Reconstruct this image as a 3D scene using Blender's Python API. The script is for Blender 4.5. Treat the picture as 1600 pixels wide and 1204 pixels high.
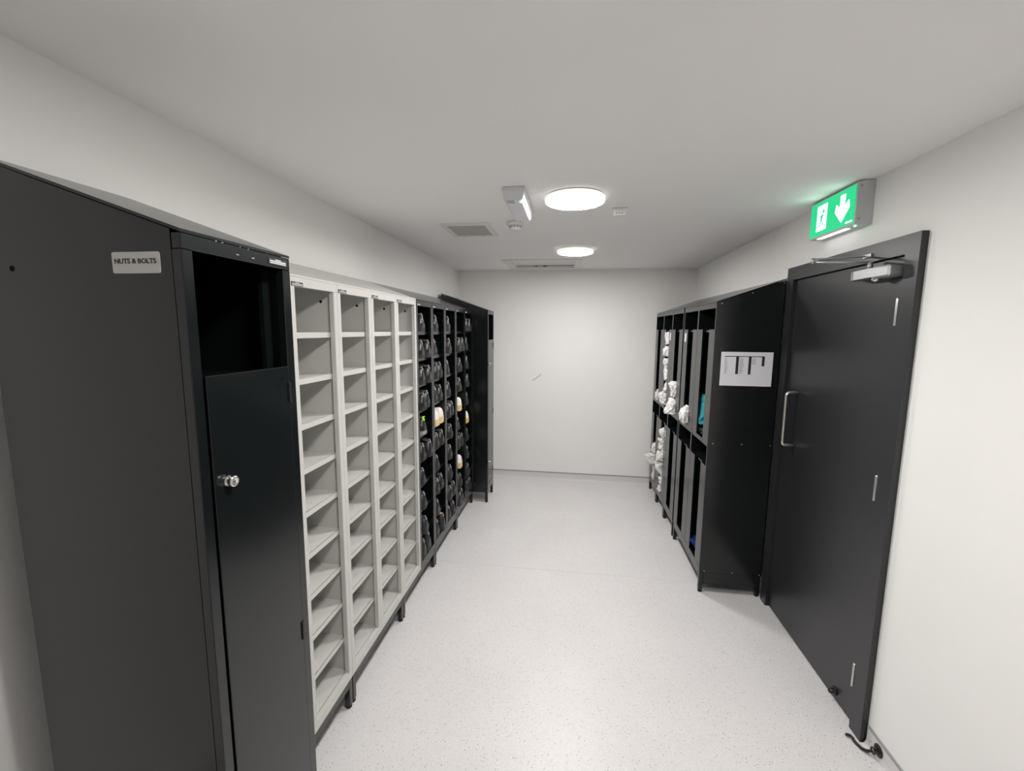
import bpy, bmesh, math, random
from mathutils import Vector, Matrix, noise

# ------------------------------------------------------------------ scene, camera, light
for o in list(bpy.data.objects):
    bpy.data.objects.remove(o)
scene = bpy.context.scene
COL = scene.collection

EYE = 1.70
F_PX, YAW, PITCH, ROLL = 681.1, -0.1392, 0.1270, 0.0086
cam_data = bpy.data.cameras.new('camera')
cam_data.sensor_width = 36.0
cam_data.lens = F_PX / 1600.0 * 36.0
cam_data.clip_start = 0.02
cam = bpy.data.objects.new('camera', cam_data)
COL.objects.link(cam)
base = Matrix(((1, 0, 0), (0, 0, -1), (0, 1, 0)))
cy, sy = math.cos(YAW), math.sin(YAW)
cp, sp = math.cos(PITCH), math.sin(PITCH)
cr, sr = math.cos(ROLL), math.sin(ROLL)
M = (Matrix(((cr, -sr, 0), (sr, cr, 0), (0, 0, 1))) @ Matrix(((1, 0, 0), (0, cp, -sp), (0, sp, cp)))
     @ Matrix(((cy, 0, -sy), (0, 1, 0), (sy, 0, cy))) @ base)
right, down, fwd = M[0].copy(), M[1].copy(), M[2].copy()
rot = Matrix((right, -down, -fwd)).transposed()
cam.matrix_world = Matrix.Translation((0, 0, EYE)) @ rot.to_4x4()
scene.camera = cam

world = bpy.data.worlds.new('world')
scene.world = world
world.use_nodes = True
world.node_tree.nodes['Background'].inputs[0].default_value = (0.8, 0.8, 0.8, 1)
world.node_tree.nodes['Background'].inputs[1].default_value = 0.05

scene.view_settings.view_transform = 'Standard'
scene.view_settings.look = 'None'
scene.view_settings.gamma = 1.0
scene.view_settings.use_curve_mapping = False
scene.view_settings.exposure = 0.0
LAMP_L = 112.0          # radiance of the three ceiling lamps

# ------------------------------------------------------------------ room measures (metres)
XL, XR, YB, YR, CZ = -1.294, 1.254, 4.85, -2.40, 2.349
SKIRT = 0.080

# ------------------------------------------------------------------ materials
MATS = {}


def new_mat(name, col, rough=0.5, spec=0.5, metal=0.0):
    m = bpy.data.materials.new(name)
    m.use_nodes = True
    b = m.node_tree.nodes['Principled BSDF']
    b.inputs['Base Color'].default_value = (col[0], col[1], col[2], 1)
    b.inputs['Roughness'].default_value = rough
    b.inputs['Specular IOR Level'].default_value = spec
    b.inputs['Metallic'].default_value = metal
    MATS[name] = m
    return m, m.node_tree, b


def add_bump(nt, b, scale, strength, dist=0.001, detail=3.0):
    tc = nt.nodes.new('ShaderNodeTexCoord')
    n = nt.nodes.new('ShaderNodeTexNoise')
    n.inputs['Scale'].default_value = scale
    n.inputs['Detail'].default_value = detail
    bp = nt.nodes.new('ShaderNodeBump')
    bp.inputs['Strength'].default_value = strength
    bp.inputs['Distance'].default_value = dist
    nt.links.new(tc.outputs['Object'], n.inputs['Vector'])
    nt.links.new(n.outputs['Fac'], bp.inputs['Height'])
    nt.links.new(bp.outputs['Normal'], b.inputs['Normal'])
    return tc, n


def vary(nt, b, c1, c2, scale, detail=4.0):
    tc = nt.nodes.new('ShaderNodeTexCoord')
    n = nt.nodes.new('ShaderNodeTexNoise')
    n.inputs['Scale'].default_value = scale
    n.inputs['Detail'].default_value = detail
    r = nt.nodes.new('ShaderNodeValToRGB')
    r.color_ramp.elements[0].position = 0.35
    r.color_ramp.elements[1].position = 0.65
    r.color_ramp.elements[0].color = (*c1, 1)
    r.color_ramp.elements[1].color = (*c2, 1)
    nt.links.new(tc.outputs['Object'], n.inputs['Vector'])
    nt.links.new(n.outputs['Fac'], r.inputs['Fac'])
    nt.links.new(r.outputs['Color'], b.inputs['Base Color'])


_, nt, b = new_mat('wall_paint', (0.80, 0.79, 0.765), 0.7, 0.3)
vary(nt, b, (0.885, 0.877, 0.860), (0.900, 0.892, 0.875), 1.7)
add_bump(nt, b, 160, 0.12, 0.0006)
_, nt, b = new_mat('ceiling_paint', (0.77, 0.755, 0.745), 0.8, 0.2)
vary(nt, b, (0.925, 0.915, 0.908), (0.94, 0.93, 0.923), 1.2)

# speckled safety vinyl
_, nt, b = new_mat('speckled_vinyl', (0.72, 0.70, 0.70), 0.38, 0.5)
tc = nt.nodes.new('ShaderNodeTexCoord')
cloud = nt.nodes.new('ShaderNodeTexNoise')
cloud.inputs['Scale'].default_value = 2.4
ramp = nt.nodes.new('ShaderNodeValToRGB')
ramp.color_ramp.elements[0].position = 0.3
ramp.color_ramp.elements[0].color = (0.70, 0.685, 0.685, 1)
ramp.color_ramp.elements[1].position = 0.7
ramp.color_ramp.elements[1].color = (0.735, 0.72, 0.72, 1)
nt.links.new(tc.outputs['Object'], cloud.inputs['Vector'])
nt.links.new(cloud.outputs['Fac'], ramp.inputs['Fac'])
prev = ramp.outputs['Color']
for scale, thr, colr in ((150, 0.10, (0.56, 0.545, 0.545)), (230, 0.13, (0.58, 0.57, 0.57)), (80, 0.075, (0.34, 0.33, 0.34)),
                         (180, 0.11, (0.86, 0.85, 0.85))):
    v = nt.nodes.new('ShaderNodeTexVoronoi')
    v.inputs['Scale'].default_value = scale
    nt.links.new(tc.outputs['Object'], v.inputs['Vector'])
    wn = nt.nodes.new('ShaderNodeSeparateColor')
    nt.links.new(v.outputs['Color'], wn.inputs['Color'])
    lt = nt.nodes.new('ShaderNodeMath')
    lt.operation = 'LESS_THAN'
    lt.inputs[1].default_value = thr * 2.4
    nt.links.new(v.outputs['Distance'], lt.inputs[0])
    lt2 = nt.nodes.new('ShaderNodeMath')
    lt2.operation = 'LESS_THAN'
    lt2.inputs[1].default_value = 0.42
    nt.links.new(wn.outputs[0], lt2.inputs[0])
    mu = nt.nodes.new('ShaderNodeMath')
    mu.operation = 'MULTIPLY'
    nt.links.new(lt.outputs[0], mu.inputs[0])
    nt.links.new(lt2.outputs[0], mu.inputs[1])
    mx = nt.nodes.new('ShaderNodeMix')
    mx.data_type = 'RGBA'
    mx.inputs[7].default_value = (*colr, 1)
    nt.links.new(mu.outputs[0], mx.inputs[0])
    nt.links.new(prev, mx.inputs[6])
    prev = mx.outputs[2]
nt.links.new(prev, b.inputs['Base Color'])
nb = nt.nodes.new('ShaderNodeTexNoise')
nb.inputs['Scale'].default_value = 55
nb.inputs['Detail'].default_value = 2
bp = nt.nodes.new('ShaderNodeBump')
bp.inputs['Strength'].default_value = 0.35
bp.inputs['Distance'].default_value = 0.002
nt.links.new(tc.outputs['Object'], nb.inputs['Vector'])
nt.links.new(nb.outputs['Fac'], bp.inputs['Height'])
nt.links.new(bp.outputs['Normal'], b.inputs['Normal'])

_, nt, b = new_mat('black_powder_coat', (0.005, 0.0068, 0.0072), 0.20, 0.55)
_, nt, b = new_mat('grey_powder_coat', (0.585, 0.58, 0.55), 0.4, 0.5)
add_bump(nt, b, 700, 0.05, 0.0004)
_, nt, b = new_mat('black_door_paint', (0.019, 0.0195, 0.022), 0.34, 0.6)
add_bump(nt, b, 240, 0.10, 0.0005)
new_mat('cap_grey', (0.30, 0.30, 0.30), 0.5)
new_mat('weld_grey', (0.63, 0.61, 0.60), 0.5)
new_mat('white_plastic', (0.80, 0.79, 0.77), 0.4)
new_mat('pale_plastic', (0.70, 0.70, 0.72), 0.3)
new_mat('clear_plastic', (0.74, 0.74, 0.78), 0.35, 0.5)
new_mat('sign_casing', (0.60, 0.60, 0.61), 0.45)
new_mat('brushed_steel', (0.80, 0.77, 0.71), 0.34, 0.5, 1.0)
new_mat('silver_casting', (0.42, 0.43, 0.44), 0.38, 0.5, 0.75)
new_mat('chrome', (0.80, 0.79, 0.77), 0.12, 0.5, 1.0)
new_mat('hinge_steel', (0.60, 0.60, 0.60), 0.35, 0.5, 0.8)
new_mat('black_iron', (0.010, 0.010, 0.010), 0.4)
new_mat('black_rubber', (0.010, 0.010, 0.010), 0.7)
new_mat('label_white', (0.62, 0.61, 0.59), 0.55)
new_mat('paper_white', (0.74, 0.73, 0.78), 0.6)
new_mat('print_black', (0.02, 0.018, 0.018), 0.6)
new_mat('print_grey', (0.30, 0.29, 0.31), 0.6)
new_mat('print_white', (0.58, 0.58, 0.58), 0.5)
new_mat('dark_hole', (0.004, 0.004, 0.004), 0.9, 0.1)
new_mat('stain_brown', (0.10, 0.065, 0.045), 0.9)
new_mat('scuff_grey', (0.55, 0.535, 0.51), 0.7)
new_mat('chipped_metal', (0.30, 0.30, 0.29), 0.5)
_, nt, b = new_mat('vent_mesh', (0.52, 0.52, 0.48), 0.7)
_, nt, b = new_mat('vent_dark', (0.28, 0.28, 0.26), 0.8)
_, nt, b = new_mat('shoe_leather', (0.016, 0.016, 0.017), 0.33, 0.6)
add_bump(nt, b, 180, 0.35, 0.0012)
new_mat('shoe_sole_black', (0.020, 0.020, 0.020), 0.6)
new_mat('shoe_lace_black', (0.07, 0.07, 0.07), 0.5)
new_mat('shoe_tab', (0.20, 0.20, 0.21), 0.25, 0.7)
new_mat('shoe_lining', (0.012, 0.012, 0.012), 0.9)
new_mat('lace_green', (0.45, 0.85, 0.02), 0.5)
new_mat('clog_white', (0.80, 0.76, 0.72), 0.45)
new_mat('clog_tan', (0.72, 0.55, 0.26), 0.55)
new_mat('clog_orange', (0.75, 0.47, 0.12), 0.55)
new_mat('insole_gold', (0.55, 0.33, 0.12), 0.5)
for nm, c in (('cloth_white', (0.80, 0.79, 0.78)), ('cloth_teal', (0.035, 0.27, 0.32)), ('cloth_dark', (0.03, 0.045, 0.045)),
              ('cloth_blue', (0.012, 0.035, 0.16))):
    _, nt, b = new_mat(nm, c, 0.9, 0.1)
    add_bump(nt, b, 900, 0.25, 0.0008)


def emis(name, col, strength, basecol=None):
    m, nt, b = new_mat(name, basecol or col, 0.4)
    b.inputs['Emission Color'].default_value = (*col, 1)
    b.inputs['Emission Strength'].default_value = strength


emis('lamp_glow', (1.0, 0.972, 0.945), LAMP_L)
emis('opal_rim', (1.0, 0.96, 0.90), 0.75, (0.8, 0.79, 0.77))
emis('exit_green', (0.0, 0.58, 0.22), 1.0, (0.0, 0.25, 0.10))
emis('exit_white', (0.80, 1.0, 0.90), 4.0)
emis('exit_downlight', (0.95, 1.0, 1.0), 2.2)
emis('led_green', (0.10, 1.0, 0.20), 14.0)

# ------------------------------------------------------------------ helpers


def tag(o, label=None, cat=None, group=None, kind=None):
    if label:
        o['label'] = label
    if cat:
        o['category'] = cat
    if group:
        o['group'] = group
    if kind:
        o['kind'] = kind
    return o


ORIG = {}


def thing(name, loc, label=None, cat=None, group=None, kind=None):
    o = bpy.data.objects.new(name, None)
    o.empty_display_size = 0.05
    COL.objects.link(o)
    o.location = loc
    ORIG[o.name] = Vector(loc)
    return tag(o, label, cat, group, kind)


def origin(o):
    return ORIG.get(o.name, Vector((0, 0, 0))) if o else Vector((0, 0, 0))


def link(name, bm, mat, parent=None, smooth=False, origin_at=None):
    """bmesh in world coordinates -> one mesh object (part of parent when given)"""
    org = origin(parent) if parent else Vector(origin_at or (0, 0, 0))
    if org.length > 0:
        bmesh.ops.translate(bm, vec=-org, verts=bm.verts)
    bmesh.ops.recalc_face_normals(bm, faces=bm.faces)
    me = bpy.data.meshes.new(name)
    if smooth:
        for f in bm.faces:
            f.smooth = True
    bm.to_mesh(me)
    bm.free()
    me.materials.append(MATS[mat])
    o = bpy.data.objects.new(name, me)
    COL.objects.link(o)
    if parent:
        o.parent = parent
        ORIG[o.name] = org
    else:
        o.location = org
        ORIG[o.name] = org
    return o


def abox(bm, x0, x1, y0, y1, z0, z1, bev=0.0):
    x0, x1 = min(x0, x1), max(x0, x1)
    y0, y1 = min(y0, y1), max(y0, y1)
    z0, z1 = min(z0, z1), max(z0, z1)
    vs = [bm.verts.new(p) for p in ((x0, y0, z0), (x1, y0, z0), (x1, y1, z0), (x0, y1, z0),
                                    (x0, y0, z1), (x1, y0, z1), (x1, y1, z1), (x0, y1, z1))]
    fs = [bm.faces.new([vs[i] for i in q]) for q in ((0, 3, 2, 1), (4, 5, 6, 7), (0, 1, 5, 4), (1, 2, 6, 5), (2, 3, 7, 6), (3, 0, 4, 7))]
    if bev > 0:
        es = list({e for f in fs for e in f.edges})
        bmesh.ops.bevel(bm, geom=es, offset=bev, segments=1, affect='EDGES', profile=0.5)
    return bm


def box(name, x0, x1, y0, y1, z0, z1, mat, parent=None, bev=0.0):
    return link(name, abox(bmesh.new(), x0, x1, y0, y1, z0, z1, bev), mat, parent)


def aprism(bm, pts, vec):
    """polygon pts (3D list) extruded by vec"""
    a = [bm.verts.new(p) for p in pts]
    c = [bm.verts.new(Vector(p) + Vector(vec)) for p in pts]
    bm.faces.new(a)
    bm.faces.new(list(reversed(c)))
    n = len(pts)
    for i in range(n):
        bm.faces.new((a[i], c[i], c[(i + 1) % n], a[(i + 1) % n]))
    return bm


def alathe(bm, c, axis, prof, seg=24):
    """prof: list of (radius, height along axis)"""
    axis = Vector(axis).normalized()
    t = Vector((0, 0, 1)) if abs(axis.z) < 0.9 else Vector((1, 0, 0))
    e1 = axis.cross(t).normalized()
    e2 = axis.cross(e1)
    c = Vector(c)
    rings = []
    for r, h in prof:
        if r < 1e-6:
            rings.append([bm.verts.new(c + axis * h)])
        else:
            rings.append([bm.verts.new(c + axis * h + (e1 * math.cos(2 * math.pi * i / seg) + e2 * math.sin(2 * math.pi * i / seg)) * r)
                          for i in range(seg)])
    for a, b2 in zip(rings, rings[1:]):
        for i in range(seg):
            j = (i + 1) % seg
            if len(a) == 1 and len(b2) > 1:
                bm.faces.new((a[0], b2[i], b2[j]))
            elif len(b2) == 1 and len(a) > 1:
                bm.faces.new((a[i], a[j], b2[0]))
            elif len(a) > 1:
                bm.faces.new((a[i], a[j], b2[j], b2[i]))
    if len(rings[0]) > 1:
        bm.faces.new(list(reversed(rings[0])))
    if len(rings[-1]) > 1:
        bm.faces.new(rings[-1])
    return bm


def atube(bm, pts, r, seg=8):
    pts = [Vector(p) for p in pts]
    rad = r if isinstance(r, (list, tuple)) else [r] * len(pts)
    rings = []
    up = Vector((0.31, 0.17, 0.93)).normalized()
    for i, p in enumerate(pts):
        d = (pts[min(i + 1, len(pts) - 1)] - pts[max(i - 1, 0)]).normalized()
        e1 = d.cross(up)
        if e1.length < 0.05:
            e1 = d.cross(Vector((1, 0, 0)))
        e1.normalize()
        e2 = d.cross(e1)
        rings.append([bm.verts.new(p + (e1 * math.cos(2 * math.pi * k / seg) + e2 * math.sin(2 * math.pi * k / seg)) * rad[i]) for k in range(seg)])
    for a, b2 in zip(rings, rings[1:]):
        for k in range(seg):
            bm.faces.new((a[k], a[(k + 1) % seg], b2[(k + 1) % seg], b2[k]))
    bm.faces.new(list(reversed(rings[0])))
    bm.faces.new(rings[-1])
    return bm


def text_mesh(body, size, mat, name, parent, loc, rot, bold=0.0, align='CENTER'):
    cu = bpy.data.curves.new(name, 'FONT')
    cu.body = body
    cu.size = size
    cu.align_x = align
    cu.align_y = 'CENTER'
    cu.offset = bold
    cu.extrude = 0.0002
    t = bpy.data.objects.new(name + '_tmp', cu)
    COL.objects.link(t)
    dg = bpy.context.evaluated_depsgraph_get()
    me = bpy.data.meshes.new_from_object(t.evaluated_get(dg))
    bpy.data.objects.remove(t)
    me.transform(Matrix.Translation(Vector(loc) - origin(parent)) @ rot.to_4x4())
    me.materials.clear()
    me.materials.append(MATS[mat])
    o = bpy.data.objects.new(name, me)
    COL.objects.link(o)
    o.parent = parent
    ORIG[o.name] = origin(parent)
    return o


ORD = ['first', 'second', 'third', 'fourth', 'fifth', 'sixth', 'seventh', 'eighth', 'ninth', 'tenth']

# ------------------------------------------------------------------ room shell
T = 0.10
fl = tag(box('floor', XL - T, XR + T, YR - T, YB + T, -0.08, 0.0, 'speckled_vinyl'), kind='structure')
box('weld_seam', XL + 0.01, XR - 0.01, 2.931, 2.9345, 0.0, 0.0006, 'weld_grey', fl)
# ceiling with an opening for the hatch
HX0, HX1, HY0, HY1 = -0.63, -0.005, 4.21, 4.72
bm = bmesh.new()
abox(bm, XL - T, XR + T, YR - T, HY0, CZ, CZ + 0.1)
abox(bm, XL - T, XR + T, HY1, YB + T, CZ, CZ + 0.1)
abox(bm, XL - T, HX0, HY0, HY1, CZ, CZ + 0.1)
abox(bm, HX1, XR + T, HY0, HY1, CZ, CZ + 0.1)
tag(link('ceiling', bm, 'ceiling_paint'), kind='structure')
tag(box('wall_left', XL - T, XL, YR, YB, 0.0, CZ, 'wall_paint'), kind='structure')
wb = tag(box('wall_back', XL - T, XR + T, YB, YB + T, 0.0, CZ, 'wall_paint'), kind='structure')
tag(box('wall_rear', XL - T, XR + T, YR - T, YR, 0.0, CZ, 'wall_paint'), kind='structure')
DY0, DY1, DZ = 1.885, 2.737, 1.995            # door opening
bm = bmesh.new()
abox(bm, XR, XR + T, YR, DY0, 0, CZ)
abox(bm, XR, XR + T, DY1, YB, 0, CZ)
abox(bm, XR, XR + T, DY0, DY1, DZ, CZ)
tag(link('wall_right', bm, 'wall_paint'), kind='structure')
# scuff on the back wall
bm = bmesh.new()
aprism(bm, [(-0.455, YB - 0.0004, 1.135), (-0.44, YB - 0.0004, 1.135), (-0.385, YB - 0.0004, 1.175), (-0.345, YB - 0.0004, 1.213),
            (-0.352, YB - 0.0004, 1.216), (-0.40, YB - 0.0004, 1.178)], (0, 0.0004, 0))
link('scuff_mark', bm, 'scuff_grey', wb)


def skirting(name, segs):
    """coved vinyl upstand; segs: list of (start, end, inward normal)"""
    bm = bmesh.new()
    cap = bmesh.new()
    for a, c, n in segs:
        a, c, n = Vector(a), Vector(c), Vector(n)
        prof = [(0.0005, 0.0), (0.030, 0.0), (0.030, 0.0015), (0.017, 0.004), (0.009, 0.011), (0.0045, 0.024), (0.0035, SKIRT), (0.0005, SKIRT)]
        aprism(bm, [a + n * u + Vector((0, 0, z + 0.0003)) for u, z in prof], c - a)
        aprism(cap, [a + n * u + Vector((0, 0, z)) for u, z in ((0.0005, SKIRT), (0.0065, SKIRT), (0.005, SKIRT + 0.007), (0.0005, SKIRT + 0.010))], c - a)
    o = tag(link(name, bm, 'speckled_vinyl'), kind='structure')
    link('cap_strip', cap, 'cap_grey', o)


skirting('baseboard_left', [((XL, YR, 0), (XL, YB, 0), (1, 0, 0))])
skirting('baseboard_back', [((XL + .031, YB, 0), (XR - .031, YB, 0), (0, -1, 0))])
skirting('baseboard_right', [((XR, YR, 0), (XR, DY0 - 0.078, 0), (-1, 0, 0)), ((XR, DY1 + 0.078, 0), (XR, YB, 0), (-1, 0, 0))])

# ------------------------------------------------------------------ door
AX = 1.229                                     # architrave face
door = thing('door_1', (XR, (DY0 + DY1) / 2, 0), kind='structure')
box('door_leaf', 1.248, 1.292, DY0 + 0.003, DY1 - 0.003, 0.008, DZ - 0.003, 'black_door_paint', door, 0.0015)


def moulding(name, pts, vec):
    return link(name, aprism(bmesh.new(), pts, vec), 'black_door_paint', door)


W = 0.072
x1 = XR - 0.0005
# mitred architraves: polygon in Y,Z extruded in X
for nm, poly in (('architrave', [(DY0 - W, 0.0), (DY0, 0.0), (DY0, DZ), (DY0 - W, DZ + W)]),
                 ('architrave', [(DY1, 0.0), (DY1 + W, 0.0), (DY1 + W, DZ + W), (DY1, DZ)]),
                 ('architrave', [(DY0, DZ), (DY1, DZ), (DY1 + W, DZ + W), (DY0 - W, DZ + W)])):
    bm = bmesh.new()
    aprism(bm, [(AX, y, z) for y, z in poly], (x1 - AX, 0, 0))
    link(nm, bm, 'black_door_paint', door)
# hinge knuckles
for z in (1.782, 1.066, 0.219):
    bm = alathe(bmesh.new(), (1.2475, 1.921, z - 0.054), (0, 0, 1), [(0.0062, 0), (0.0068, 0.004), (0.0068, 0.104), (0.0062, 0.108)], 10)
    h = link('hinge', bm, 'hinge_steel', door, True)
# D pull handle
pts = []
hx, hy, z0, z1 = 1.185, 2.602, 1.066, 1.366
pts.append((1.247, hy, z1))
pts.append((hx + 0.02, hy, z1))
for k in range(1, 6):
    a = k / 6 * math.pi / 2
    pts.append((hx + 0.02 - 0.02 * math.sin(a), hy, z1 - 0.02 + 0.02 * math.cos(a)))
pts.append((hx, hy, z1 - 0.02))
pts.append((hx, hy, z0 + 0.02))
for k in range(1, 6):
    a = k / 6 * math.pi / 2
    pts.append((hx + 0.02 - 0.02 * math.cos(a), hy, z0 + 0.02 - 0.02 * math.sin(a)))
pts.append((hx + 0.02, hy, z0))
pts.append((1.247, hy, z0))
link('pull_handle', atube(bmesh.new(), pts, 0.0085, 12), 'brushed_steel', door, True)
# overhead closer
cl = link('closer_body', aprism(bmesh.new(), [(1.247, 1.893, 1.924), (1.247, 2.152, 1.924), (1.205, 2.150, 1.924), (1.190, 2.135, 1.924), (1.186, 2.110, 1.924), (1.186, 1.895, 1.924)], (0, 0, 0.036)),
          'silver_casting', door)
bm = bmesh.new()
abox(bm, 1.182, 1.247, 1.889, 1.992, 1.916, 1.962, 0.007)
link('closer_cap', bm, 'silver_casting', cl)
link('closer_valve', alathe(bmesh.new(), (1.213, 2.005, 1.924), (0, 0, -1), [(0.017, 0), (0.017, 0.010), (0.012, 0.017), (0, 0.019)], 16), 'chrome', cl, True)
bm = bmesh.new()
alathe(bm, (1.215, 2.055, 1.958), (0, 0, 1), [(0.010, 0), (0.010, 0.034)], 12)
atube(bm, [(1.215, 2.055, 1.990), (1.13, 2.095, 1.998), (1.035, 2.140, 2.006)], 0.0048, 8)
alathe(bm, (1.035, 2.140, 1.999), (0, 0, 1), [(0.008, 0), (0.008, 0.024)], 12)
link('closer_arm', bm, 'silver_casting', cl, True)
bm = bmesh.new()
atube(bm, [(1.035, 2.140, 2.019), (1.13, 2.125, 2.021), (1.222, 2.110, 2.023)], 0.004, 8)
abox(bm, 1.2225, 1.2288, 2.070, 2.125, 2.016, 2.030)
link('closer_forearm', bm, 'silver_casting', cl)
# staple for the cabin hook on the door
bm = bmesh.new()
alathe(bm, (1.2478, 2.03, 0.045), (-1, 0, 0), [(0.019, 0), (0.019, 0.005), (0.012, 0.008)], 16)
ring = [(1.232 + 0.011 * math.cos(a), 2.03, 0.045 + 0.011 * math.sin(a)) for a in [i * 2 * math.pi / 12 for i in range(13)]]
atube(bm, ring, 0.0035, 6)
link('hook_staple', bm, 'black_iron', door, True)

# cabin hook on the skirting
hk = thing('cabin_hook', (1.249, 1.735, 0.0), 'black iron cabin hook on the skirting beside the door foot', 'hook')
bm = alathe(bmesh.new(), (XR - 0.0045, 1.735, 0.045), (-1, 0, 0), [(0.024, 0), (0.024, 0.003), (0.017, 0.006)], 20)
link('rose_plate', bm, 'black_iron', hk, True)
ring = [(1.230, 1.737 + 0.011 * math.cos(a), 0.040 + 0.011 * math.sin(a)) for a in [i * 2 * math.pi / 14 for i in range(15)]]
bm = atube(bmesh.new(), ring, 0.0034, 6)
atube(bm, [(1.249, 1.737, 0.042), (1.231, 1.738, 0.048)], 0.0034, 6)
link('eye_ring', bm, 'black_iron', hk, True)
bm = atube(bmesh.new(), [(1.230, 1.742, 0.034), (1.224, 1.757, 0.016), (1.216, 1.775, 0.0065), (1.209, 1.795, 0.006), (1.206, 1.812, 0.006), (1.208, 1.822, 0.007), (1.203, 1.830, 0.009), (1.193, 1.833, 0.010), (1.186, 1.830, 0.009)],
           [0.0055, 0.0062, 0.0062, 0.0062, 0.006, 0.006, 0.0058, 0.0055, 0.005], 8)
link('hook_arm', bm, 'black_iron', hk, True)

# ------------------------------------------------------------------ ceiling fittings


def lamp(x, y, label):
    t = thing('ceiling_lamp', (x, y, CZ), label, 'lamp', 'round ceiling lamps')
    link('housing', alathe(bmesh.new(), (x, y, CZ - 0.0005), (0, 0, -1), [(0.134, 0), (0.140, 0.002), (0.140, 0.006)], 56), 'white_plastic', t, True)
    link('rim', alathe(bmesh.new(), (x, y, CZ - 0.0068), (0, 0, -1), [(0.143, 0), (0.147, 0.003), (0.147, 0.018), (0.144, 0.022), (0.1395, 0.022), (0.1395, 0.010)], 56), 'opal_rim', t, True)
    link('diffuser', alathe(bmesh.new(), (x, y, CZ - 0.0232), (0, 0, -1), [(0.1385, 0), (0.1385, 0.0045), (0.130, 0.0075), (0.09, 0.0095), (0.0, 0.010)], 56), 'lamp_glow', t, True)


lamp(-0.012, 2.25, 'lit round ceiling lamp between the emergency light and the small sensor')
lamp(-0.007, 3.675, 'lit round ceiling lamp by the hatch, the farthest one')
lamp(-0.01, 0.755, 'lit round ceiling lamp nearest the camera at the top edge')

# air vent
vx0, vx1, vy0, vy1 = -0.845, -0.535, 2.72, 3.075
vt = thing('air_vent', ((vx0 + vx1) / 2, (vy0 + vy1) / 2, CZ), 'square ceiling air vent with a grey mesh and white frame', 'vent')
bm = bmesh.new()
fw = 0.034
for a in ((vx0, vx1, vy0, vy0 + fw), (vx0, vx1, vy1 - fw, vy1), (vx0, vx0 + fw, vy0 + fw, vy1 - fw), (vx1 - fw, vx1, vy0 + fw, vy1 - fw)):
    abox(bm, *a, CZ - 0.010, CZ - 0.0005, 0.002)
link('frame', bm, 'white_plastic', vt)
box('backing', vx0 + fw, vx1 - fw, vy0 + fw, vy1 - fw, CZ - 0.003, CZ - 0.0005, 'vent_dark', vt)
bm = bmesh.new()
n = 24
for i in range(1, n):
    x = vx0 + fw + (vx1 - vx0 - 2 * fw) * i / n
    abox(bm, x - 0.003, x + 0.003, vy0 + fw, vy1 - fw, CZ - 0.007, CZ - 0.003)
    y = vy0 + fw + (vy1 - vy0 - 2 * fw) * i / n
    abox(bm, vx0 + fw, vx1 - fw, y - 0.0035, y + 0.0035, CZ - 0.0075, CZ - 0.0035)
link('mesh_grille', bm, 'vent_mesh', vt)
for sx in (0.25, 0.7):
    link('screw', alathe(bmesh.new(), (vx0 + (vx1 - vx0) * sx, vy1 - fw / 2, CZ - 0.010), (0, 0, -1), [(0.005, 0), (0.004, 0.003), (0, 0.004)], 10), 'hinge_steel', vt)

# ceiling hatch near the back wall
ht = thing('ceiling_hatch', ((HX0 + HX1) / 2, (HY0 + HY1) / 2, CZ), 'white framed ceiling hatch with a recessed panel near the back wall', 'hatch')
for a in ((HX0 - 0.065, HX1 + 0.065, HY0 - 0.065, HY0), (HX0 - 0.065, HX1 + 0.065, HY1, HY1 + 0.065), (HX0 - 0.065, HX0, HY0, HY1), (HX1, HX1 + 0.065, HY0, HY1)):
    box('frame_trim', *a, CZ - 0.008, CZ - 0.0005, 'white_plastic', ht, 0.002)
for a in ((HX0 + .001, HX1 - .001, HY1 - 0.012, HY1 - .001), (HX0 + .001, HX0 + 0.012, HY0 + .001, HY1 - 0.012), (HX1 - 0.012, HX1 - .001, HY0 + .001, HY1 - 0.012)):
    box('reveal', *a, CZ - 0.008, CZ + 0.040, 'wall_paint', ht)
box('hatch_panel', HX0 + 0.012, HX1 - 0.012, HY0 + 0.004, HY1 - 0.022, CZ + 0.024, CZ + 0.036, 'white_plastic', ht)
random.seed(4)
bm = bmesh.new()
xx = HX0 + 0.02
low = []
while xx < HX1 - 0.02:
    low.append((xx, HY1 - 0.0135, CZ + 0.0205 - random.choice((0, 0, 0.001, 0.003, 0.008)) * (1 if 0.2 < (xx - HX0) / (HX1 - HX0) < 0.9 else 0)))
    xx += 0.02
poly = [(HX0 + 0.014, HY1 - 0.0135, CZ + 0.0238)] + [(low[0][0], low[0][1], CZ + 0.0215)] + low + [(HX1 - 0.014, HY1 - 0.0135, CZ + 0.0238)]
aprism(bm, list(reversed(poly)), (0, 0.001, 0))
link('rust_stain', bm, 'stain_brown', ht)

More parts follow.
